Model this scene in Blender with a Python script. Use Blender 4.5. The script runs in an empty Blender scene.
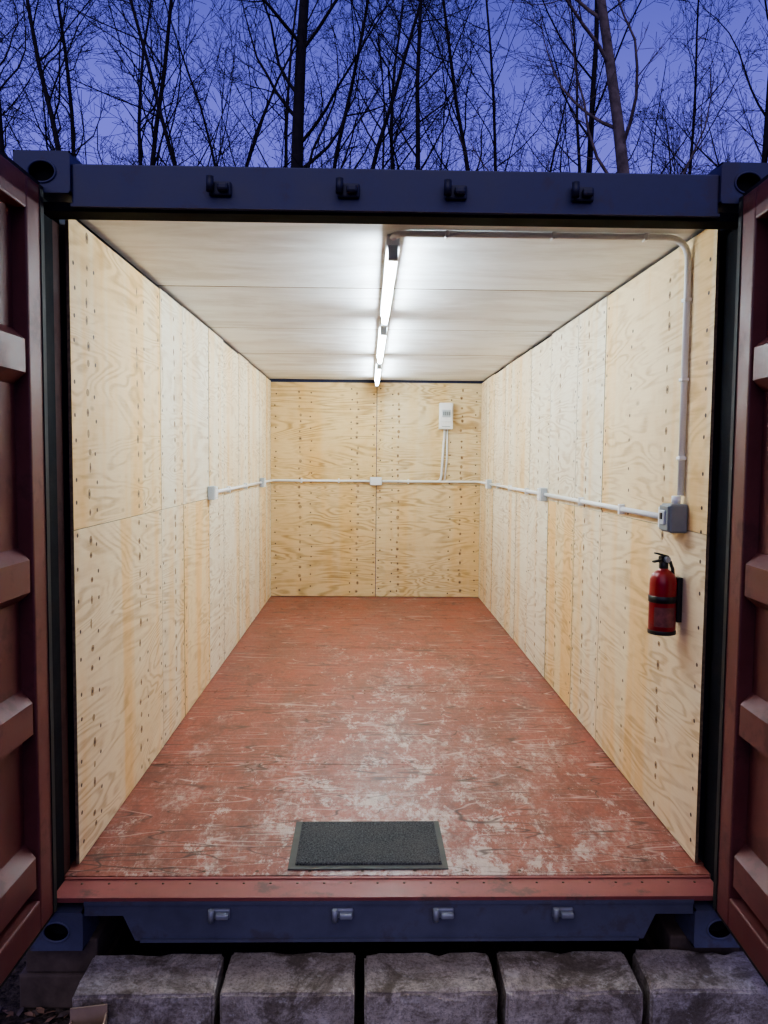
import bpy, bmesh, math, random
from mathutils import Vector, Matrix
from mathutils import noise as mnoise
R=math.radians
scene=bpy.context.scene
scene.view_settings.view_transform='AgX'
scene.view_settings.look='AgX - Medium High Contrast'
scene.view_settings.exposure=0.62

# ------------------------------------------------------------------ builder
class MB:
    def __init__(s): s.v=[];s.f=[];s.m=[];s.sm=[];s.mats=[];s.gc={}
    def mi(s,mat):
        if mat not in s.mats: s.mats.append(mat)
        return s.mats.index(mat)
    def face(s,idx,mat,smooth=False,gc=None):
        if gc is not None: s.gc[len(s.f)]=gc
        s.f.append(idx); s.m.append(s.mi(mat)); s.sm.append(smooth)
    def box(s,x0,x1,y0,y1,z0,z1,mat,M=None):
        b=len(s.v)
        for z in (z0,z1):
            for y in (y0,y1):
                for x in (x0,x1):
                    p=Vector((x,y,z))
                    if M: p=M@p
                    s.v.append(tuple(p))
        for q in ((0,2,3,1),(4,5,7,6),(0,1,5,4),(2,6,7,3),(0,4,6,2),(1,3,7,5)):
            s.face([b+i for i in q],mat)
    def bbox(s,x0,x1,y0,y1,z0,z1,mat,bev=0.005,M=None,seg=2):
        bm=bmesh.new(); bmesh.ops.create_cube(bm,size=1)
        for v in bm.verts:
            v.co=Vector(((x0+x1)/2+v.co.x*(x1-x0),(y0+y1)/2+v.co.y*(y1-y0),(z0+z1)/2+v.co.z*(z1-z0)))
        bmesh.ops.bevel(bm,geom=bm.edges[:],offset=bev,segments=seg,affect='EDGES',profile=0.5)
        s.addbm(bm,mat,M)
    def addbm(s,bm,mat,M=None,smooth=False):
        b=len(s.v); bm.verts.index_update()
        for v in bm.verts:
            s.v.append(tuple(M@v.co if M else v.co))
        for f in bm.faces: s.face([b+v.index for v in f.verts],mat,smooth)
        bm.free()
    def prism(s,poly,axis,a0,a1,mat):
        b=len(s.v);n=len(poly)
        for a in (a0,a1):
            for (p,q) in poly:
                s.v.append({'x':(a,p,q),'y':(p,a,q),'z':(p,q,a)}[axis])
        s.face([b+i for i in range(n)],mat); s.face([b+n+i for i in reversed(range(n))],mat)
        for i in range(n):
            j=(i+1)%n; s.face([b+i,b+j,b+n+j,b+n+i],mat)
    def tube(s,pts,rad,sides,mat,cap=True,smooth=True):
        pts=[Vector(p) for p in pts]
        if not isinstance(rad,(list,tuple)): rad=[rad]*len(pts)
        b=len(s.v); n=len(pts)
        up=None
        for i,p in enumerate(pts):
            d=(pts[min(i+1,n-1)]-pts[max(i-1,0)]).normalized()
            if up is None:
                up=Vector((0,0,1)) if abs(d.z)<0.9 else Vector((1,0,0))
            u=up-d*up.dot(d)
            if u.length<1e-4: u=Vector((0.3,1,0.2)); u=u-d*u.dot(d)
            u.normalize(); w=d.cross(u); up=u
            for k in range(sides):
                a=2*math.pi*k/sides
                s.v.append(tuple(p+(u*math.cos(a)+w*math.sin(a))*rad[i]))
        for i in range(n-1):
            for k in range(sides):
                k2=(k+1)%sides
                s.face([b+i*sides+k,b+i*sides+k2,b+(i+1)*sides+k2,b+(i+1)*sides+k],mat,smooth)
        if cap:
            s.face([b+k for k in reversed(range(sides))],mat)
            s.face([b+(n-1)*sides+k for k in range(sides)],mat)
    def lathe(s,prof,c,mat,sides=28):
        b=len(s.v)
        for (r,z) in prof:
            for k in range(sides):
                a=2*math.pi*k/sides
                s.v.append((c[0]+r*math.cos(a),c[1]+r*math.sin(a),c[2]+z))
        for i in range(len(prof)-1):
            m=mat[i] if isinstance(mat,list) else mat
            for k in range(sides):
                k2=(k+1)%sides
                s.face([b+i*sides+k,b+i*sides+k2,b+(i+1)*sides+k2,b+(i+1)*sides+k],m,True)
    def build(s,name,center=True,parent=None,recalc=True):
        me=bpy.data.meshes.new(name)
        c=Vector((0,0,0))
        if center:
            xs=[p[0] for p in s.v];ys=[p[1] for p in s.v];zs=[p[2] for p in s.v]
            c=Vector(((min(xs)+max(xs))/2,(min(ys)+max(ys))/2,min(zs)))
        me.from_pydata([(p[0]-c.x,p[1]-c.y,p[2]-c.z) for p in s.v],[],s.f)
        for m in s.mats: me.materials.append(m)
        me.polygons.foreach_set('material_index',s.m)
        me.polygons.foreach_set('use_smooth',s.sm)
        if s.gc:
            at=me.attributes.new('gc','FLOAT_VECTOR','CORNER')
            for fi,g in s.gc.items():
                for li,val in zip(me.polygons[fi].loop_indices,g):
                    at.data[li].vector=val
        me.update()
        if recalc and not s.gc:
            bm=bmesh.new();bm.from_mesh(me);bmesh.ops.recalc_face_normals(bm,faces=bm.faces[:]);bm.to_mesh(me);bm.free()
        ob=bpy.data.objects.new(name,me); ob.location=c
        scene.collection.objects.link(ob)
        if parent: ob.parent=parent
        return ob

# ------------------------------------------------------------------ materials
class NT:
    def __init__(s,name):
        s.mat=bpy.data.materials.new(name); s.mat.use_nodes=True
        s.nt=s.mat.node_tree; s.n=s.nt.nodes; s.l=s.nt.links
        s.b=s.n['Principled BSDF']
    def add(s,t,**k):
        n=s.n.new(t)
        for a,b in k.items(): setattr(n,a,b)
        return n
    def sset(s,sock,v):
        if isinstance(v,bpy.types.NodeSocket): s.l.new(v,sock)
        else: sock.default_value=v
    def obj(s): return s.add('ShaderNodeTexCoord').outputs['Object']
    def mapp(s,v,scale=(1,1,1),rot=(0,0,0),loc=(0,0,0)):
        n=s.add('ShaderNodeMapping'); s.l.new(v,n.inputs[0])
        n.inputs['Scale'].default_value=scale;n.inputs['Rotation'].default_value=rot;n.inputs['Location'].default_value=loc
        return n.outputs[0]
    def noise(s,v,scale=5,detail=3,rough=.5,dist=0):
        n=s.add('ShaderNodeTexNoise'); s.l.new(v,n.inputs['Vector'])
        n.inputs['Scale'].default_value=scale;n.inputs['Detail'].default_value=detail
        n.inputs['Roughness'].default_value=rough;n.inputs['Distortion'].default_value=dist
        return n.outputs[0]
    def math(s,op,a,b=None,c=None):
        n=s.add('ShaderNodeMath',operation=op); s.sset(n.inputs[0],a)
        if b is not None: s.sset(n.inputs[1],b)
        if c is not None: s.sset(n.inputs[2],c)
        return n.outputs[0]
    def mr(s,v,a,b,c=0,d=1):
        n=s.add('ShaderNodeMapRange'); s.l.new(v,n.inputs[0])
        for i,x in enumerate((a,b,c,d)): n.inputs[i+1].default_value=x
        return n.outputs[0]
    def mix(s,f,a,b,mode='MIX'):
        n=s.add('ShaderNodeMix',data_type='RGBA',blend_type=mode)
        s.sset(n.inputs[0],f)
        for k,x in ((6,a),(7,b)):
            if isinstance(x,bpy.types.NodeSocket): s.l.new(x,n.inputs[k])
            else: n.inputs[k].default_value=(*x,1)
        return n.outputs[2]
    def bump(s,h,strength=.3,dist=.01):
        n=s.add('ShaderNodeBump'); s.l.new(h,n.inputs['Height']); n.inputs['Strength'].default_value=strength
        n.inputs['Distance'].default_value=dist; s.l.new(n.outputs[0],s.b.inputs['Normal'])
    def out(s,col,rough=.6,metal=0,spec=.5):
        s.sset(s.b.inputs['Base Color'],col if isinstance(col,bpy.types.NodeSocket) else (*col,1))
        s.sset(s.b.inputs['Roughness'],rough); s.b.inputs['Metallic'].default_value=metal
        s.b.inputs['Specular IOR Level'].default_value=spec
        return s.mat

def simple(name,col,rough=.5,metal=0,var=.15,scale=12,bump=0):
    t=NT(name); o=t.obj(); n=t.noise(o,scale,4,.6)
    c=t.mix(t.mr(n,.3,.7),tuple(x*(1-var) for x in col),tuple(min(1,x*(1+var)) for x in col))
    if bump: t.bump(t.noise(o,scale*6,3),bump,.004)
    return t.out(c,rough,metal)

def plywood(name,light,mid,dark,yellow,ys=.5,ls=.7):
    t=NT(name); a=t.add('ShaderNodeAttribute',attribute_name='gc').outputs['Vector']
    sp=t.add('ShaderNodeSeparateXYZ'); t.l.new(a,sp.inputs[0])
    n1=t.noise(t.mapp(a,(.6,3.1,1)),1.0,3.2,.50,.55)
    s=t.math('SINE',t.math('MULTIPLY',n1,150.0))
    line=t.mr(s,-.3,1.0)
    fib=t.noise(t.mapp(a,(6,120,1)),1.0,4,.7)
    m2=t.noise(t.mapp(a,(1.6,2.4,1),loc=(5,3,1)),1.9,3,.55,.4)
    lstr=t.math('MULTIPLY',t.math('MULTIPLY',line,t.mr(m2,.38,.60,.12,1.0)),ls)
    lstr=t.math('MULTIPLY',lstr,t.mr(fib,.3,.6,.55,1.0))
    c=t.mix(t.mr(fib,.3,.7),light,mid)
    c=t.mix(lstr,c,dark)
    tn=t.add('ShaderNodeTexWhiteNoise',noise_dimensions='1D'); t.l.new(t.math('FLOOR',sp.outputs[2]),tn.inputs['W'])
    c=t.mix(t.mr(tn.outputs[0],.35,1.0,0,.75),c,yellow,'MULTIPLY')
    yb=t.noise(t.mapp(a,(4.5,.28,1),loc=(2,9,4)),1.0,2.5,.5)
    ym=t.math('MULTIPLY',t.mr(yb,.49,.62),ys)
    c=t.mix(ym,c,yellow,'MULTIPLY')
    blot=t.noise(t.mapp(a,(1.5,1.2,1),loc=(8,1,2)),2.2,5,.65,.6)
    c=t.mix(t.mr(blot,.48,.68,0,.55),c,(.90,.80,.65),'MULTIPLY')
    v=t.add('ShaderNodeTexVoronoi'); t.l.new(t.mapp(a,(2.2,5.5,1)),v.inputs['Vector']); v.inputs['Scale'].default_value=1.4
    kn=t.math('MULTIPLY',t.mr(v.outputs['Distance'],.03,.10,1,0),.5)
    c=t.mix(kn,c,(.32,.18,.08))
    t.bump(t.math('ADD',fib,t.math('MULTIPLY',line,.3)),.12,.003)
    return t.out(c,.6,0,.3)

ply_side=plywood('plywood_side',(.89,.81,.655),(.83,.735,.56),(.60,.46,.29),(1,.83,.56),.8,.82)
ply_back=plywood('plywood_back',(.82,.68,.44),(.75,.595,.35),(.47,.305,.14),(1,.87,.62),.6,.9)
ply_edge=simple('plywood_edge',(.20,.14,.08),.8,var=.4,scale=60)

def ceilmat():
    t=NT('whitewashed_ceiling'); a=t.add('ShaderNodeAttribute',attribute_name='gc').outputs['Vector']
    sp=t.add('ShaderNodeSeparateXYZ'); t.l.new(a,sp.inputs[0])
    s=t.noise(t.mapp(a,(2.2,26,1)),1,4,.6); b=t.noise(t.mapp(a,(.8,2.4,1)),1.6,5,.65,.5)
    c=t.mix(t.mr(s,.35,.7),(.90,.935,.975),(.83,.865,.905))
    c=t.mix(t.mr(b,.45,.64,0,.9),c,(.64,.64,.65))
    tn=t.add('ShaderNodeTexWhiteNoise',noise_dimensions='1D'); t.l.new(t.math('FLOOR',sp.outputs[2]),tn.inputs['W'])
    c=t.mix(t.mr(tn.outputs[0],0,1.0,0,.8),c,(.89,.88,.87),'MULTIPLY')
    t.bump(s,.1,.003)
    return t.out(c,.45)
ceil_m=ceilmat()

def floormat():
    t=NT('worn_red_floor_paint'); o0=t.obj(); o=t.mapp(o0,(1.15,.62,1))
    big=t.noise(o,.9,4,.6,.4); mid=t.noise(o,7,10,.75,.2); fine=t.noise(o,55,6,.78)
    base=t.mix(t.mr(mid,.36,.64),(.16,.038,.027),(.31,.082,.057))
    base=t.mix(t.math('MULTIPLY',t.mr(fine,.44,.64),.55),base,(.38,.15,.115))
    base=t.mix(t.mr(big,.42,.66,0,.45),base,(.15,.060,.047))
    sx=t.add('ShaderNodeSeparateXYZ'); t.l.new(o0,sx.inputs[0])
    ax=t.mr(t.math('ABSOLUTE',t.math('SUBTRACT',sx.outputs[0],.10)),.25,1.15,.03,-.04)
    ay=t.mr(sx.outputs[1],-2.9,2.6,.080,-.055)
    bias=t.math('ADD',ax,ay)
    n1=t.noise(o,2.4,13,.82,.25)
    w=t.mr(t.math('ADD',n1,bias),.545,.665)
    fleck=t.mr(t.noise(o,30,10,.82),.44,.57)
    wear=t.math('MULTIPLY',t.math('MULTIPLY',w,fleck),.85)
    c=t.mix(wear,base,(.50,.395,.355))
    wv2=t.math('ADD',t.noise(t.mapp(o,(1,1,1),loc=(4,2,0)),8,14,.84,.15),t.math('MULTIPLY',bias,.9))
    w2=t.math('MULTIPLY',t.mr(wv2,.600,.632),.65)
    c=t.mix(w2,c,(.58,.50,.46))
    grime=t.math('MULTIPLY',t.mr(t.noise(t.mapp(o,(1,1,1),loc=(9,6,0)),3.4,12,.82,.3),.51,.59),.5)
    c=t.mix(grime,c,(.085,.036,.030))
    dark=None; light=None
    # scratches: mostly dragged in and out through the doors, some curved
    for i,(rot,sc,loc) in enumerate([(1.2,(.6,5,1),(0,0,0)),(1.35,(.6,4,1),(3,1,0)),(-.9,(1.1,5.5,1),(7,3,0)),(1.57,(.5,6,1),(1,8,0)),(2.1,(.8,4.5,1),(5,5,0)),(1.45,(.5,5,1),(15,2,0)),(.9,(.7,4,1),(11,5,0)),(1.8,(.6,5,1),(21,7,0)),(1.0,(.9,4,1),(31,7,0))]):
        n=t.noise(t.mapp(o0,sc,(0,0,rot),loc),1.4,1.0,.4,.1)
        l=t.mr(t.math('ABSOLUTE',t.math('SUBTRACT',n,.5)),.0015,.0065,1,0)
        msk=t.mr(t.noise(t.mapp(o0,(1,1,1),loc=(i*3.1,i,0)),2.2,3,.6),.49,.55)
        l=t.math('MULTIPLY',l,msk)
        if i in(1,3,6): light=l if light is None else t.math('MAXIMUM',light,l)
        else: dark=l if dark is None else t.math('MAXIMUM',dark,l)
    c=t.mix(t.math('MULTIPLY',light,.55),c,(.60,.46,.42))
    c=t.mix(t.math('MULTIPLY',dark,.85),c,(.045,.020,.018))
    t.bump(t.math('ADD',mid,t.math('MULTIPLY',wear,-.5)),.12,.004)
    return t.out(c,t.mr(mid,.3,.7,.34,.50),0,.5)
floor_m=floormat()

def paint(name,col,rust,amt=.25,rough=.45,spec=.5):
    t=NT(name); o=t.obj()
    n=t.noise(o,6,6,.65); n2=t.noise(o,30,4,.7)
    c=t.mix(t.mr(n,.3,.7),tuple(x*.8 for x in col),tuple(x*1.2 for x in col))
    m=t.math('MULTIPLY',t.mr(t.math('ADD',n,t.math('MULTIPLY',n2,.3)),.70,.80),amt)
    c=t.mix(m,c,rust)
    t.bump(n2,.1,.002)
    return t.out(c,t.mr(n,.3,.7,rough,rough+.2),0,spec)
navy=paint('navy_frame_paint',(.040,.048,.115),(.06,.04,.04),.4,.38)
navy_s=paint('navy_sill_painted_light',(.100,.108,.165),(.07,.05,.05),.5,.42)  # frame navy lightened: the stronger light on the sill is in the colour
navy_d=paint('navy_painted_shade',(.004,.005,.010),(.012,.008,.008),.5,.7,.12)  # near-black navy: shade of the posts and recesses put into the colour
oxide=paint('red_oxide_paint',(.150,.042,.039),(.055,.022,.020),.5,.40)
oxide_d=paint('oxide_painted_shade',(.05,.018,.018),(.02,.01,.01),.5,.6,.2)  # inner face of left post, its shadow darkened into the red-brown
oxide_sill=paint('red_sill_paint',(.28,.080,.072),(.14,.07,.06),.9,.4)
rubber=simple('black_rubber',(.012,.012,.013),.7)
matedge=simple('grey_rubber_edging',(.085,.088,.080),.7)
blackm=simple('dark_void',(.006,.006,.007),.9)
steel=simple('galvanised_steel',(.27,.29,.34),.5,.3)
steel_d=simple('dark_keeper_steel',(.040,.043,.068),.5,.4)
pvc=simple('white_pvc',(.85,.86,.87),.4,var=.03)
pvcg=simple('grey_plastic',(.22,.25,.27),.45,var=.06)
pvcg2=simple('light_grey_plastic',(.50,.55,.60),.4,var=.04)
screwm=simple('screw_head',(.085,.045,.025),.6)
patchm=simple('wood_patch',(.40,.26,.13),.7,var=.35,scale=40)
redext=simple('extinguisher_red',(.28,.008,.014),.28,var=.06)
blackp=simple('black_plastic',(.015,.015,.016),.4)
label=simple('extinguisher_label',(.20,.06,.06),.5,var=.3,scale=50)

t=NT('fluorescent_tube')
e=t.add('ShaderNodeEmission'); e.inputs[0].default_value=(.77,.91,1,1); e.inputs[1].default_value=77
t.l.new(e.outputs[0],t.n['Material Output'].inputs[0]); tube_m=t.mat

def matmat():
    t=NT('doormat_pile'); o=t.obj()
    n=t.noise(o,160,3,.7); n2=t.noise(o,7,3)
    c=t.mix(t.mr(n,.35,.65),(.028,.031,.033),(.16,.165,.17))
    c=t.mix(t.math('MULTIPLY',t.mr(n2,.4,.7),.25),c,(.15,.145,.135))
    t.bump(n,.9,.006); return t.out(c,.95,0,.1)
pile=matmat()

def concrete():
    t=NT('weathered_concrete'); o=t.add('ShaderNodeTexCoord').outputs['Object']
    oi=t.add('ShaderNodeObjectInfo')
    va=t.add('ShaderNodeVectorMath',operation='ADD'); t.l.new(o,va.inputs[0]); 
    mm=t.math('MULTIPLY',oi.outputs['Random'],37.0); cx=t.add('ShaderNodeCombineXYZ'); t.l.new(mm,cx.inputs[0]); t.l.new(mm,cx.inputs[1]); t.l.new(cx.outputs[0],va.inputs[1]); o=va.outputs[0]
    n=t.noise(o,9,9,.78,.5); f=t.noise(o,95,6,.8); st=t.noise(o,4,8,.75,.6)
    c=t.mix(t.mr(n,.36,.62),(.34,.285,.23),(.74,.66,.57))
    c=t.mix(t.math('MULTIPLY',t.mr(f,.48,.59),.55),c,(.15,.12,.10))
    c=t.mix(t.math('MULTIPLY',t.mr(st,.49,.58),.75),c,(.14,.11,.075))
    lich=t.math('MULTIPLY',t.mr(t.noise(t.mapp(o,(1,1,1),loc=(3,3,3)),18,6,.7),.58,.66),.6)
    c=t.mix(lich,c,(.82,.78,.71))
    t.bump(t.math('ADD',n,f),.75,.012); return t.out(c,.9,0,.2)
conc=concrete()
def groundmat():
    t=NT('leaf_litter_ground'); o=t.obj()
    n=t.noise(o,3,7,.7); f=t.noise(o,45,5,.7)
    c=t.mix(t.mr(f,.35,.65),(.03,.026,.022),(.22,.17,.13))
    c=t.mix(t.mr(n,.4,.65),c,(.07,.055,.042))
    t.bump(f,1.0,.03); return t.out(c,.95,0,.1)
gm=groundmat()
bark=simple('dark_bark',(.018,.014,.020),.9,var=.4,scale=6)
bark2=simple('brown_bark_painted_light',(.16,.12,.12),.9,var=.5,scale=6)  # brown bark of one trunk, the light on it put into the colour
wood_d=simple('old_timber',(.11,.08,.06),.9,var=.4,scale=10)
leafm=simple('dead_leaf',(.34,.20,.11),.8,var=.5,scale=3)

# ------------------------------------------------------------------ room dims
W=1.13; H=2.345; L=5.66
rng=random.Random(4)

def wall_panels(name,ucuts,vcuts,place,mat,normal_flip,T=.012,gap=.0035,vgap=.0035,cols=(),jit=.0):
    mb=MB(); pid=0
    for i in range(len(ucuts)-1):
        for j in range(len(vcuts)-1):
            pid+=1; u0,u1=ucuts[i]+gap/2,ucuts[i+1]-gap/2; v0,v1=vcuts[j]+vgap/2,vcuts[j+1]-vgap/2
            if j==len(vcuts)-2: v1+=rng.uniform(-jit,0)
            dd=rng.uniform(0,.0015)
            b=len(mb.v)
            P=[(u0,v0),(u1,v0),(u1,v1),(u0,v1)]
            for d in (dd,T):
                for (u,v) in P: mb.v.append(place(u,v,d))
            off=(rng.uniform(0,50),rng.uniform(0,50),pid*3+.5)
            g=[(u+off[0],v+off[1],off[2]) for (u,v) in P]
            q=[b,b+1,b+2,b+3]
            if normal_flip: q=q[::-1]; g2=g[::-1]
            else: g2=g
            mb.face(q,mat,False,g2)
            mb.face([b+4,b+5,b+6,b+7],ply_edge)
            for k in range(4):
                mb.face([b+k,b+(k+1)%4,b+4+(k+1)%4,b+4+k],ply_edge)
    for (cu,v0,v1,sp,kind) in cols:
        v=v0+rng.uniform(0,.06)
        while v<v1:
            u=cu+rng.uniform(-.010,.010); vv=v+rng.uniform(-.018,.018)
            if kind=='plug': ru,rv=.014*rng.uniform(.6,1.25),.017*rng.uniform(.6,1.25); m=patchm
            else: ru=rv=.0080; m=screwm
            for (ra,rb,mm,dz) in ([(ru,rv,m,-.0006)]+([(ru*.42,rv*.42,screwm,-.0010)] if kind=='plug' and rng.random()<.75 else [])):
                b=len(mb.v); N=10
                for k in range(N):
                    a=2*math.pi*k/N; mb.v.append(place(u+ra*math.cos(a),vv+rb*math.sin(a),dz))
                mb.face([b+k for k in (reversed(range(N)) if normal_flip else range(N))],mm)
            v+=sp*rng.uniform(.8,1.25)
    return mb

def cols_for(spec,v0=.05,v1=2.28):
    out=[]
    for it in spec:
        if isinstance(it,tuple): out.append((it[0],v0,v1,.075,'plug'))
        else: out.append((it,v0,v1,.11,'screw'))
    return out
vc=[.004,1.225,2.334]
uL=[0,1.185,1.66,2.375,2.90,3.565,4.10,4.755,5.25,L]
sL=[.04,(.17,0),.24,(.79,0),.90,1.15,1.22,(1.46,0),1.625,1.695,2.34,2.41,(2.7,0),2.865,2.93,3.53,3.6,(3.9,0),4.06,4.14,4.72,4.79,(5.1,0),5.5,5.6]
mb=wall_panels('wall_left',uL,vc,lambda u,v,d:(-W-d,u,v),ply_side,True,gap=.0065,vgap=.002,cols=cols_for(sL),jit=.014)
mb.build('wall_left',center=False,recalc=False)
uR=[0,1.27,1.80,2.47,3.10,3.6,4.2,4.78,5.3,L]
sR=[.05,(.42,0),.86,1.235,1.305,(1.58,0),1.765,1.835,(2.2,0),2.435,2.505,(2.8,0),3.065,3.135,3.565,3.635,(3.9,0),4.165,4.235,4.745,4.815,(5.1,0),5.5]
mb=wall_panels('wall_right',uR,vc,lambda u,v,d:(W+d,u,v),ply_side,False,gap=.0065,vgap=.002,cols=cols_for(sR),jit=.014)
mb.build('wall_right',center=False,recalc=False)
colB=[(x,.05,2.26,.11,'screw') for x in (-.03,.04,-.70,-.27,.17,.80,1.08,-1.08)]+[(x,.05,2.26,.080,'plug') for x in (-.82,-.20,.24,.92)]
mb=wall_panels('wall_back',[-W-.01,.005,W+.01],[.004,1.225,2.322],lambda u,v,d:(u,L+d,v),ply_back,False,gap=.007,vgap=.003,cols=colB,jit=.008)
mb.build('wall_back',center=False,recalc=False)
cc=[-.0,1.22,2.44,3.66,4.88,L+.01]
mb=wall_panels('ceiling',[-W-.02,W+.02],cc,lambda u,v,d:(u,v,H+d),ceil_m,True,vgap=.012,
   cols=[(x,y,y+.001,.1,'screw') for y in (.06,.6,1.16,1.28,1.85,2.38,2.5,3.1,3.6,3.72,4.3,4.82,4.94,5.5) for x in (-1.05,-.8,-.55,-.3,.3,.55,.8,1.05)])
mb.build('ceiling',center=False,recalc=False)
mb=MB(); fc=[-.07,.95,2.15,3.33,4.5,L+.03]
for i in range(5):
    mb.box(-1.165,1.165,fc[i]+.002,fc[i+1]-.002,-.028,0,floor_m)
for y in fc[:-1]:
    for k in range(12):
        for dy in (-.03,.03):
            if y<0 and dy<0: continue
            x=-1.05+k*.19; b=len(mb.v)
            for q in range(8): mb.v.append((x+.007*math.cos(q*math.pi/4),y+dy+.007*math.sin(q*math.pi/4),.0008))
            mb.face([b+q for q in range(8)],screwm)
mb.build('floor',center=True)

# ------------------------------------------------------------------ container
YF=-.197; EX=1.222
mb=MB()
def casting(cx,zb,zt,yf,nv,w=.178,d=.162):
    h=zt-zb; x0,x1=cx-w/2,cx+w/2
    N=24; cz=(zb+zt)/2
    b=len(mb.v)
    rx,rz=.040,.030
    outer=[];inner=[];inn=[]
    for k in range(N):
        a=2*math.pi*(k+.5)/N; ca,sa=math.cos(a),math.sin(a)
        t_=min((w/2)/abs(ca) if abs(ca)>1e-6 else 9,(h/2)/abs(sa) if abs(sa)>1e-6 else 9)
        outer.append((cx+ca*t_,yf,cz+sa*t_)); inner.append((cx+rx*ca,yf,cz+rz*sa)); inn.append((cx+rx*ca,yf+.035,cz+rz*sa))
    mb.v+=outer+inner+inn
    for k in range(N):
        k2=(k+1)%N
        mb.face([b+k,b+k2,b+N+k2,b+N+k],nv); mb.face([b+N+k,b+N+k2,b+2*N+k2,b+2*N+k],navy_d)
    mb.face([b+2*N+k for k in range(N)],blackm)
    mb.tube([(cx+(rx+.004)*math.cos(a),yf-.001,cz+(rz+.004)*math.sin(a)) for a in [2*math.pi*k/24 for k in range(25)]],.004,6,nv,cap=False)
    mb.box(x0,x1,yf+.036,yf+d,zb,zt,nv)
    mb.box(x0,x1,yf+.0005,yf+.036,zt-.006,zt,nv);mb.box(x0,x1,yf+.0005,yf+.036,zb,zb+.006,nv)
    mb.box(x0,x0+.006,yf+.0005,yf+.036,zb,zt,nv);mb.box(x1-.006,x1,yf+.0005,yf+.036,zb,zt,nv)
for sx in (-1,1):
    casting(sx*(EX-.089),2.322,2.452,YF-.012,navy)
    casting(sx*(EX-.089),-.185,-.052,YF-.012,navy_s)
    a,b2=sorted((sx*EX,sx*1.150)); mb.box(a,b2,YF,YF+.11,-.06,2.33,navy_d)
    a,b2=sorted((sx*EX,sx*1.172)); mb.box(a,b2,YF+.11,.03,-.06,2.33,navy_d)
    a,b2=sorted((sx*1.172,sx*1.158)); mb.box(a,b2,YF+.125,-.01,.0,2.28,oxide_d if sx<0 else navy_d)
    y=.03
    xo,xi=1.219,1.185
    pts=[]
    while y<5.86:
        pts+= [(xo,y),(xo,y+.07),(xi,y+.138),(xi,y+.208)]; y+=.276
    b=len(mb.v)
    for (x,yy) in pts:
        mb.v.append((sx*x,yy,-.02)); mb.v.append((sx*x,yy,2.37))
    for i in range(len(pts)-1): mb.face([b+2*i,b+2*i+2,b+2*i+3,b+2*i+1],navy)
    a,b2=sorted((sx*EX,sx*1.175)); mb.box(a,b2,.03,5.86,-.16,-.01,navy); mb.box(a,b2,.03,5.86,2.35,2.42,navy)
    mb.box(a,b2,5.78,5.88,-.16,2.42,navy)
hx=EX-.178
mb.bbox(-hx,hx,YF,YF+.05,2.285,2.418,navy,.006)
mb.box(-1.16,1.16,YF+.012,YF+.10,2.272,2.30,navy_d)
mb.box(-hx,hx,YF+.04,YF+.16,2.39,2.418,navy)
mb.box(-1.172,1.172,YF+.10,0.0,2.348,2.41,navy_d)
mb.box(-hx,hx,YF-.010,YF+.012,2.281,2.290,navy)
xr=EX-.180
poly=[(-xr,-.022),(xr,-.022),(xr,-.070),(xr-.13,-.070),(xr-.17,-.158),(-xr+.17,-.158),(-xr+.13,-.070),(-xr,-.070)]
mb.prism(poly,'y',YF,YF+.045,navy_s)
mb.prism([(-xr+.19,-.148),(xr-.19,-.148),(xr-.19,-.158),(-xr+.19,-.158)],'y',YF-.012,YF,navy_s)
mb.box(-xr,xr,YF-.006,YF+.02,-.030,-.018,navy_s)
mb.box(-1.15,1.15,YF-.002,-.073,-.022,-.006,oxide_sill)
mb.box(-1.15,1.15,-.085,-.071,-.03,-.0015,oxide_sill)
for k in range(24):
    x=-1.08+k*.094
    mb.lathe([(0,.002),(.004,.002),(.005,0)],(x,-.11,-.0055),screwm,8)
for k in range(14): mb.box(-1.17,1.17,.1+k*.43,.16+k*.43,-.15,-.03,navy_d)
mb.box(-1.19,1.19,0,5.86,2.40,2.42,navy)
mb.box(-1.19,1.19,5.80,5.86,-.16,2.40,navy)
for x in (-.57,-.16,.185,.595):
    mb.bbox(x-.036,x+.036,YF-.016,YF,2.320,2.366,steel_d,.006)
    mb.bbox(x-.006,x+.030,YF-.040,YF-.014,2.330,2.356,steel_d,.008)
    mb.tube([(x-.028,YF-.03,2.328),(x-.028,YF-.03,2.374)],.012,12,steel_d)
for x in (-.584,-.166,.178,.588):
    mb.bbox(x-.036,x+.036,YF-.012,YF,-.076,-.042,steel,.005)
    mb.bbox(x-.010,x+.034,YF-.034,YF-.012,-.068,-.050,steel,.005)
    mb.tube([(x-.026,YF-.022,-.080),(x-.026,YF-.022,-.038)],.010,12,steel)
mb.build('shipping_container')

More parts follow.
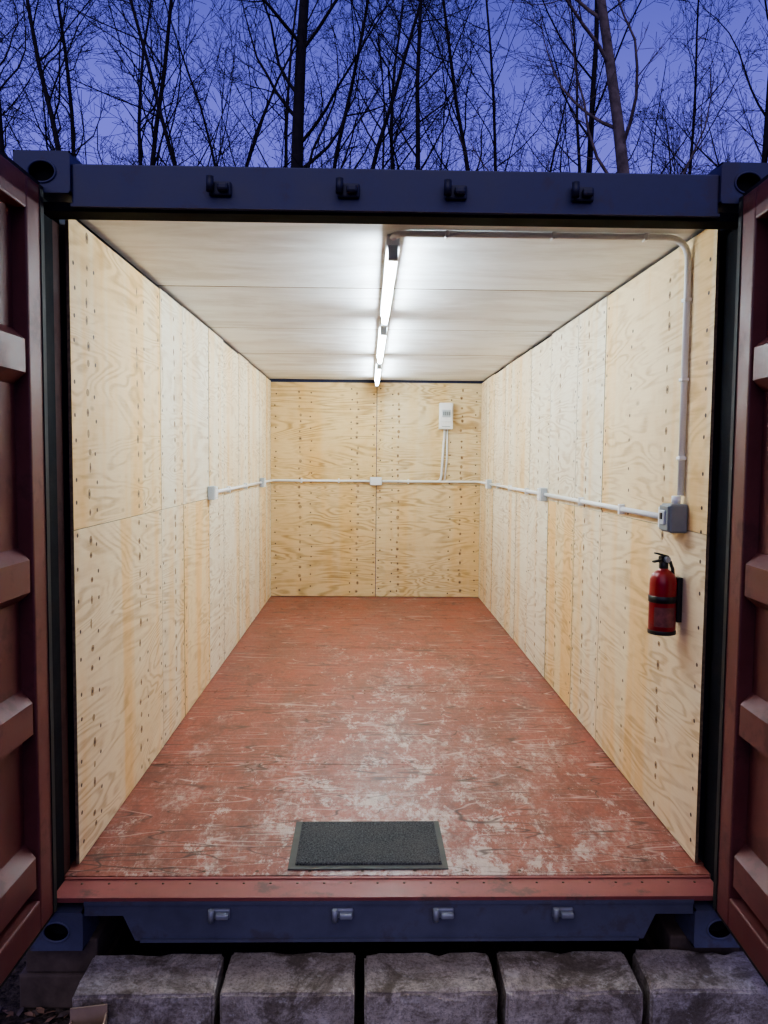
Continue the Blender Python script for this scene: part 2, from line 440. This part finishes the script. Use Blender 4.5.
# ------------------------------------------------------------------ doors
def door(name,sx,xh,yaw):
    mb=MB(); Wd=1.15; z0,z1=-.035,2.335; T=.055
    f=.105
    mb.bbox(0,T,-f,0,z0,z1,oxide,.006)
    mb.bbox(0,T,-Wd,-Wd+f,z0,z1,oxide,.006)
    mb.bbox(0,T,-Wd+f,-f,z0,z0+.10,oxide,.006)
    mb.bbox(0,T,-Wd+f,-f,z1-.10,z1,oxide,.006)
    xo=T-.004
    mb.box(xo-.003,xo,-Wd+f,-f,z0+.1,z1-.1,oxide)
    for zc in (1.79,1.115,.665,.165):
        hh=.085; ht=.050
        ya,yb=-Wd+f,-f+.0
        b=len(mb.v)
        base=[(xo-.003,ya,zc-hh),(xo-.003,yb,zc-hh),(xo-.003,yb,zc+hh),(xo-.003,ya,zc+hh)]
        top=[(.004,ya+.03,zc-ht),(.004,yb-.02,zc-ht),(.004,yb-.02,zc+ht),(.004,ya+.03,zc+ht)]
        mb.v+=base+top
        mb.face([b+4,b+5,b+6,b+7],oxide)
        for k in range(4): mb.face([b+k,b+(k+1)%4,b+4+(k+1)%4,b+4+k],oxide)
    mb.box(.004,.050,0,.012,z0,z1,rubber); mb.box(.004,.04,-Wd-.018,-Wd,z0,z1,rubber)
    mb.box(-.004,.004,-.016,.008,z0,z1,rubber)
    mb.box(.004,.04,-Wd,0,z1,z1+.012,rubber); mb.box(.004,.04,-Wd,0,z0-.012,z0,rubber)
    for y in (-.40,-.85):
        mb.tube([(T+.03,y,z0-.03),(T+.03,y,z1+.03)],.017,10,steel)
        for z in (.15,.8,1.5,2.15): mb.box(T,T+.05,y-.04,y+.04,z-.03,z+.03,steel)
    for z in (.2,.85,1.5,2.15):
        mb.box(T-.002,T+.012,-.16,.012,z-.03,z+.03,oxide)
    ob=mb.build(name,center=False)
    M=Matrix.Translation((xh,YF-.03,0))@Matrix.Rotation(yaw,4,'Z')@Matrix.Scale(sx,4,(1,0,0))
    ob.data.transform(M)
    if sx<0: ob.data.flip_normals()
    return ob
door('door_1',-1,-1.128,R(-1))
door('door_2',1,1.103,R(-2.5))

# ------------------------------------------------------------------ mat
mb=MB()
mx0,mx1,my0,my1=-.372,.212,-.035,.340
mb.bbox(mx0,mx1,my0,my1,0.0012,.006,matedge,.002)
mb.bbox(mx0+.026,mx1-.022,my0+.026,my1-.018,.004,.013,pile,.003)
k=mx0+.032
while k<mx1-.03:
    mb.box(k,k+.007,my0+.030,my1-.024,.012,.0155,pile); k+=.013
o=mb.build('doormat'); o.rotation_euler[2]=R(.3)

# ------------------------------------------------------------------ lights
for (y0,y1) in ((.27,1.77),(2.06,3.56),(3.86,5.36)):
    mb=MB()
    mb.bbox(-.027,.027,y0,y1,H-.045,H-.001,pvc,.004)
    mb.bbox(-.020,.020,y0-.003,y0+.035,H-.095,H-.040,pvcg2,.004)
    mb.bbox(-.020,.020,y1-.035,y1+.003,H-.095,H-.040,pvcg2,.004)
    mb.tube([(0,y0+.035,H-.073),(0,y0+.05,H-.073)],.0142,14,steel)
    mb.tube([(0,y1-.05,H-.073),(0,y1-.035,H-.073)],.0142,14,steel)
    mb.tube([(0,y0+.05,H-.073),(0,y1-.05,H-.073)],.016,14,tube_m)
    mb.build('fluorescent_light')

# ------------------------------------------------------------------ conduit
def arc(p0,pc,p1,n=6):
    p0,pc,p1=map(Vector,(p0,pc,p1)); return [tuple((1-t)**2*p0+2*t*(1-t)*pc+t*t*p1) for t in [i/n for i in range(n+1)]]
r=.0125; zc=H-r-.001; xw=W-r-.001; yw=L-r-.001; zr=1.262
def clipx(mb,s,y): 
    a,b=sorted((s*(W-.032),s*(W-.0012))); mb.bbox(a,b,y-.009,y+.009,zr-.024,zr+.024,pvc,.003)
mb=MB()
path=arc((0.0,.266,zc-.0),(0.0,.215,zc),(.07,.215,zc))+arc((xw-.09,.215,zc),(xw,.215,zc),(xw,.215,zc-.09))+[(xw,.215,1.357)]
mb.tube(path,r,12,pvc)
for x in (.2,.6,.95): mb.bbox(x-.007,x+.007,.197,.233,H-.029,H-.0012,pvc,.003)
for z in (1.5,1.8,2.1): mb.bbox(W-.029,W-.0012,.197,.233,z-.007,z+.007,pvc,.003)
for (a,b,cl) in ((.347,2.489,(.9,1.6)),(2.576,4.859,(3.1,3.8,4.4))):
    mb.tube([(xw,a,zr),(xw,b,zr)],r,12,pvc)
    for y in cl: clipx(mb,1,y)
mb.tube([(xw,4.946,zr)]+arc((xw,yw-.05,zr),(xw,yw,zr),(xw-.05,yw,zr))+[(.066,yw,zr)],r,12,pvc)
mb.bbox(.341,.359,L-.032,L-.0012,zr-.024,zr+.024,pvc,.003)
mb.tube([(.735,yw,1.824)]+arc((.735,yw,1.75),(.735,yw,1.72),(.728,yw,1.69))+[(.708,yw,1.33)]+arc((.705,yw,1.32),(.70,yw,1.262),(.65,yw,1.262)),r,12,pvc)
mb.tube([(.765,yw,1.824),(.765,yw,1.5),(.74,yw,1.262)],r*.7,12,pvc)
mb.tube([(-.066,yw,zr)]+arc((-xw+.05,yw,zr),(-xw,yw,zr),(-xw,yw-.05,zr))+[(-xw,4.846,zr)],r,12,pvc)
for x in (-.8,-.4): mb.bbox(x-.009,x+.009,L-.032,L-.0012,zr-.024,zr+.024,pvc,.003)
mb.tube([(-xw,4.759,zr),(-xw,2.401,zr)],r,12,pvc)
for y in (3.0,3.8): clipx(mb,-1,y)
mb.build('electrical_conduit')
def jbox(x0,x1,y0,y1,z0,z1,name='junction_box',m=pvcg2,axis='x',sgn=1):
    mb=MB(); mb.bbox(x0,x1,y0,y1,z0,z1,m,.006)
    e=.004
    if axis=='x':
        xa,xb=(x0-.008,x0+.001) if sgn>0 else (x1-.001,x1+.008)
        mb.bbox(xa,xb,y0+e,y1-e,z0+e,z1-e,pvc,.003)
        for yy in (y0+.015,y1-.015):
            for zz in (z0+.015,z1-.015): mb.box(min(xa,xb)-.001 if sgn>0 else xb-.002,(xa+.002) if sgn>0 else xb+.001,yy-.003,yy+.003,zz-.003,zz+.003,pvcg)
    else:
        mb.bbox(x0+e,x1-e,y0-.008,y0+.001,z0+e,z1-e,pvc,.003)
    return mb.build(name)
jbox(W-.046,W-.0005,2.49,2.575,zr-.045,zr+.045)
jbox(W-.046,W-.0005,4.86,4.945,zr-.045,zr+.045)
jbox(-W+.0005,-W+.046,2.31,2.40,zr-.045,zr+.045,sgn=-1)
jbox(-W+.0005,-W+.046,4.76,4.845,zr-.045,zr+.045,sgn=-1)
jbox(-.065,.065,L-.046,L-.0005,zr-.045,zr+.045,axis='y')
mb=MB()
mb.bbox(W-.070,W-.0005,.165,.265,1.215,1.325,pvcg,.008)
mb.bbox(W-.078,W-.068,.172,.258,1.222,1.318,pvcg,.004)
mb.bbox(W-.086,W-.076,.190,.240,1.245,1.300,pvcg2,.004)
mb.bbox(W-.090,W-.084,.205,.225,1.265,1.290,blackp,.002)
mb.bbox(W-.045,W-.0005,.270,.345,1.218,1.312,pvc,.006)
mb.bbox(W-.052,W-.044,.276,.339,1.224,1.306,pvc,.003)
mb.tube([(W-.03,.215,1.325),(W-.03,.215,1.355)],.017,12,pvc)
mb.build('isolator_switch')
mb=MB()
mb.bbox(.672,.818,L-.085,L-.0005,1.825,2.105,pvc,.008)
mb.bbox(.684,.806,L-.095,L-.083,1.90,2.09,pvc,.005)
mb.bbox(.70,.79,L-.099,L-.093,1.95,2.03,pvcg2,.003)
for k in range(4): mb.box(.708+k*.021,.722+k*.021,L-.104,L-.098,1.97,2.01,pvcg)
mb.box(.70,.79,L-.0855,L-.0845,1.85,1.855,pvcg)
mb.build('consumer_unit')

# ------------------------------------------------------------------ fire extinguisher
mb=MB(); c=(W-.070,.215,.815); rr=.051
prof=[(0,.004),(.030,0),(.046,.003),(rr,.012),(rr,.20),(rr*.97,.215),(rr*.82,.235),(rr*.55,.248),(.018,.254),(.016,.262)]
mb.lathe(prof,c,redext,32)
mb.lathe([(.0165,.258),(.0175,.262),(.0175,.285),(.012,.288),(0,.288)],c,blackp,20)
mb.lathe([(rr+.001,.128),(rr+.003,.130),(rr+.003,.152),(rr+.001,.154)],c,blackp,32)
mb.lathe([(rr+.001,.004),(rr+.002,.006),(rr+.002,.018),(rr+.001,.020)],c,blackp,32)
b=len(mb.v);N=10
for k in range(N+1):
    a=R(215)+R(95)*k/N
    for z in (.036,.112): mb.v.append((c[0]+(rr+.0008)*math.cos(a),c[1]+(rr+.0008)*math.sin(a),c[2]+z))
for k in range(N): mb.face([b+2*k,b+2*k+2,b+2*k+3,b+2*k+1],label,True)
Mh=Matrix.Translation((c[0],c[1],c[2]+.285))@Matrix.Rotation(R(20),4,'Z')
mb.bbox(-.018,.018,-.012,.012,-.006,.022,blackp,.004,Mh)
mb.bbox(-.050,.012,-.009,.009,.004,.012,blackp,.003,Mh@Matrix.Rotation(R(-8),4,'Y'))
mb.bbox(-.050,.014,-.009,.009,.020,.027,blackp,.003,Mh@Matrix.Rotation(R(14),4,'Y'))
mb.tube([Mh@Vector((.0,-.012,.01)),Mh@Vector((0,-.026,.01))],.012,14,steel)
hose=[(.016,0,.004),(.036,0,.0),(.050,0,-.03),(.054,0,-.09),(.054,0,-.16)]
mb.tube([Mh@Vector(p)+Vector((-.012,-.02,0)) for p in hose],.007,10,blackp)
mb.bbox(c[0]+rr-.002,W-.0005,c[1]-.022,c[1]+.022,c[2]+.05,c[2]+.225,blackp,.003)
mb.build('fire_extinguisher')

# ------------------------------------------------------------------ ground, blocks
mb=MB(); N=60
for j in range(N+1):
    for i in range(N+1):
        x=-30+60*i/N; y=-8+60*j/N
        mb.v.append((x,y,-.435))
for j in range(N):
    for i in range(N):
        b=j*(N+1)+i; mb.face([b,b+1,b+N+2,b+N+1],gm)
mb.build('ground',center=False)
brng=random.Random(3)
for k in range(5):
    w=[.445,.428,.430,.443,.40][k]
    cxk=[-.796,-.337,.125,.590,1.045][k]
    bm=bmesh.new(); bmesh.ops.create_cube(bm,size=1)
    dy=brng.uniform(-.01,.01)
    for v in bm.verts: v.co=Vector((v.co.x*w,v.co.y*.215,v.co.z*.215+.1075))
    bmesh.ops.bevel(bm,geom=bm.edges[:],offset=.008,segments=3,affect='EDGES')
    bmesh.ops.subdivide_edges(bm,edges=bm.edges[:],cuts=9,use_grid_fill=True)
    for v in bm.verts:
        nz=mnoise.noise_vector(v.co*14+Vector((k*9,0,0)))*.003+mnoise.noise_vector(v.co*50+Vector((k*9,3,0)))*.0012
        if v.co.z<.012: nz.z=0
        edge=max(0,1-((.1075-abs(v.co.y))+(.215-v.co.z))/.03)
        ch=max(0,mnoise.noise(v.co*22+Vector((k*5,1,2)))-.1)*edge*.04
        v.co+=nz+Vector((0,-math.copysign(ch*.5,v.co.y),-ch))
    me=bpy.data.meshes.new('concrete_block'); bm.to_mesh(me); bm.free(); me.materials.append(conc)
    ob=bpy.data.objects.new('concrete_block',me); ob.location=(cxk,-.272+dy,-.435)
    ob.rotation_euler[2]=R([1.0,-.6,.3,-.9,-2.5][k]); scene.collection.objects.link(ob)
for (x,y) in ((-1.13,.02),(1.13,.02),(-1.13,5.7),(1.13,5.7)):
    mb=MB(); mb.bbox(x-.16,x+.12,y-.17,y+.25,-.435,-.31,wood_d,.008); mb.bbox(x-.14,x+.11,y-.16,y+.22,-.31,-.186,wood_d,.008)
    mb.build('timber_packer')
mb=MB(); g=random.Random(9)
for k in range(900):
    x=g.uniform(-1.9,-1.06) if k%3 else g.uniform(1.30,1.9); y=g.uniform(-1.0,-.17); s=g.uniform(.008,.034); a=g.uniform(0,6.28)
    M=Matrix.Translation((x,y,-.434+g.uniform(0.004,.014)))@Matrix.Rotation(a,4,'Z')@Matrix.Rotation(g.uniform(-.5,.5),4,'X')
    b=len(mb.v)
    for p in ((-s,0,0),(-s*.3,-s*.5,s*.15),(s*.5,-s*.35,s*.1),(s,0,0),(s*.4,s*.4,s*.12),(-s*.4,s*.45,s*.12)): mb.v.append(tuple(M@Vector(p)))
    mb.face([b+q for q in range(6)],leafm if g.random()<.6 else wood_d)
mb.build('leaf_litter',center=False,recalc=False)
card=simple('cardboard',(.42,.30,.20),.8)
mb=MB(); Mc=Matrix.Translation((-.94,-.455,-.434))@Matrix.Rotation(R(10),4,'Z')
mb.box(-.06,.05,-.04,-.034,0,.19,card,Mc);mb.box(-.06,.05,.034,.04,0,.205,card,Mc);mb.box(-.06,-.054,-.04,.04,0,.17,card,Mc);mb.box(.044,.05,-.04,.04,0,.18,card,Mc);mb.box(-.06,.05,-.04,.04,0,.006,card,Mc)
mb.build('cardboard_box')

# ------------------------------------------------------------------ trees
def grow(mb,p,d,Ln,r,lev,g,mat,P):
    ns=[14,8,5,3][lev]; wob=[P.get('wob',.05),.13,.17,.20][lev]; up=[.02,.07,.05,.03][lev]
    pts=[p.copy()];rad=[r]; d=d.normalized(); ds=[d.copy()]
    for i in range(ns):
        d=(d+Vector((g.gauss(0,wob),g.gauss(0,wob),g.gauss(0,wob)*.6+up))).normalized()
        p=p+d*(Ln/ns); pts.append(p.copy()); t=(i+1)/ns
        rad.append(max(.0040,r*(1-.85*t**.9))); ds.append(d.copy())
    mb.tube(pts,rad,[8,5,4,3][lev],mat,cap=False)
    if lev==3: return
    n=[P.get('nb',24),9,7][lev]
    t0=[P.get('t0',.28),.18,.12][lev]
    for k in range(n):
        t=t0+(1-t0)*(k+g.random())/n; t=min(t,.985)
        i=int(t*ns); fr=t*ns-i; q=pts[i].lerp(pts[min(i+1,ns)],fr); rr=rad[i]*(1-fr)+rad[min(i+1,ns)]*fr
        dd=ds[i]; ang=R(g.uniform(28,66)); az=g.uniform(0,6.283)
        a=dd.orthogonal().normalized(); a=Matrix.Rotation(az,3,dd)@a
        nd=dd*math.cos(ang)+a*math.sin(ang)
        if lev==0: nd.z=abs(nd.z)
        l2=Ln*[.33,.42,.45][lev]*(1-.55*t)*g.uniform(.65,1.2)
        grow(mb,q,nd,l2,min(rr*.45,[.036,.016,.0075][lev]),lev+1,g,mat,P)
protos=[]
specs=[(.185,.022,24,bark),(.10,.05,24,bark),(.18,.015,14,bark2),(.10,.03,22,bark),(.10,.05,22,bark),(.07,.06,24,bark)]
for i,(r0,wb,nb,bk) in enumerate(specs):
    g=random.Random(20+i*7); mb=MB()
    grow(mb,Vector((0,0,0)),Vector((0,0,1)),15.5,r0,0,g,bk,{'nb':nb,'wob':wb})
    ob=mb.build('bare_tree',center=False,recalc=False); protos.append(ob)
used=set()
def place(i,px,dist,sc=1,rz=0,lean=0):
    x=(px-369)/780*dist-.093; y=dist-2.77
    x-=math.tan(R(lean))*5.5
    if i in used:
        ob=bpy.data.objects.new('bare_tree',protos[i].data); scene.collection.objects.link(ob)
    else: ob=protos[i]; used.add(i)
    ob.location=(x,y,-.45); ob.scale=(sc,sc,sc); ob.rotation_mode='ZYX'; ob.rotation_euler=(0,R(lean),rz)
place(0,295,14.5,1,0,0)
place(1,112,16,1,1,-2)
place(2,638,13.5,1,0,-4.5)
place(3,574,15.5,1,.5,0)
place(4,728,15,1,3,-1)
place(5,230,14,1,.9,-16)
place(3,425,17,1,4,1)
place(5,370,15,1,2,12)
place(1,15,16,1,3,3)
place(4,500,18,1,1,-3)
g=random.Random(77)
for k in range(23):
    px=-80+k*41+g.uniform(-14,14)
    place([1,3,4,5][g.randrange(4)],px,g.uniform(21,34),g.uniform(1.05,1.3),g.uniform(0,6),g.uniform(-5,5))

# ------------------------------------------------------------------ world
w=bpy.data.worlds.new('dusk_sky'); scene.world=w; w.use_nodes=True; nt=w.node_tree; n=nt.nodes
bg=n['Background']; tc=n.new('ShaderNodeTexCoord'); sp=n.new('ShaderNodeSeparateXYZ'); nt.links.new(tc.outputs['Generated'],sp.inputs[0])
rp=n.new('ShaderNodeValToRGB'); nt.links.new(sp.outputs[2],rp.inputs[0])
el=rp.color_ramp.elements
el[0].position=0.0; el[0].color=(.05,.05,.15,1)
el[1].position=1.0; el[1].color=(.034,.036,.15,1)
for p,c in ((.25,(.145,.142,.54,1)),(.38,(.125,.125,.54,1)),(.52,(.070,.076,.36,1))):
    e=el.new(p); e.color=c
no=n.new('ShaderNodeTexNoise'); nt.links.new(tc.outputs['Generated'],no.inputs[0]); no.inputs['Scale'].default_value=2.2; no.inputs['Detail'].default_value=3
mx=n.new('ShaderNodeMix'); mx.data_type='RGBA'; mx.blend_type='MULTIPLY'; mx.inputs[0].default_value=.3
nt.links.new(rp.outputs[0],mx.inputs[6]); nt.links.new(no.outputs[0],mx.inputs[7]); nt.links.new(mx.outputs[2],bg.inputs[0])
bg.inputs[1].default_value=1.1
sd=bpy.data.lights.new('afterglow','SUN'); sd.energy=.6; sd.angle=R(70); sd.color=(1,.92,.84)
so=bpy.data.objects.new('afterglow_sun',sd); so.rotation_euler=(R(46),0,R(-8)); so.location=(0,-8,8); scene.collection.objects.link(so)

# ------------------------------------------------------------------ camera
cd=bpy.data.cameras.new('camera'); cam=bpy.data.objects.new('camera',cd); scene.collection.objects.link(cam)
cd.sensor_fit='VERTICAL'; cd.sensor_height=36; cd.lens=780/1024*36; cd.clip_end=300
cam.matrix_world=Matrix.Translation((-.093,-2.77,1.48))@Matrix.Rotation(R(-1.25),4,'Z')@Matrix.Rotation(R(90-3.74),4,'X')@Matrix.Rotation(R(.5),4,'Z')
scene.camera=cam
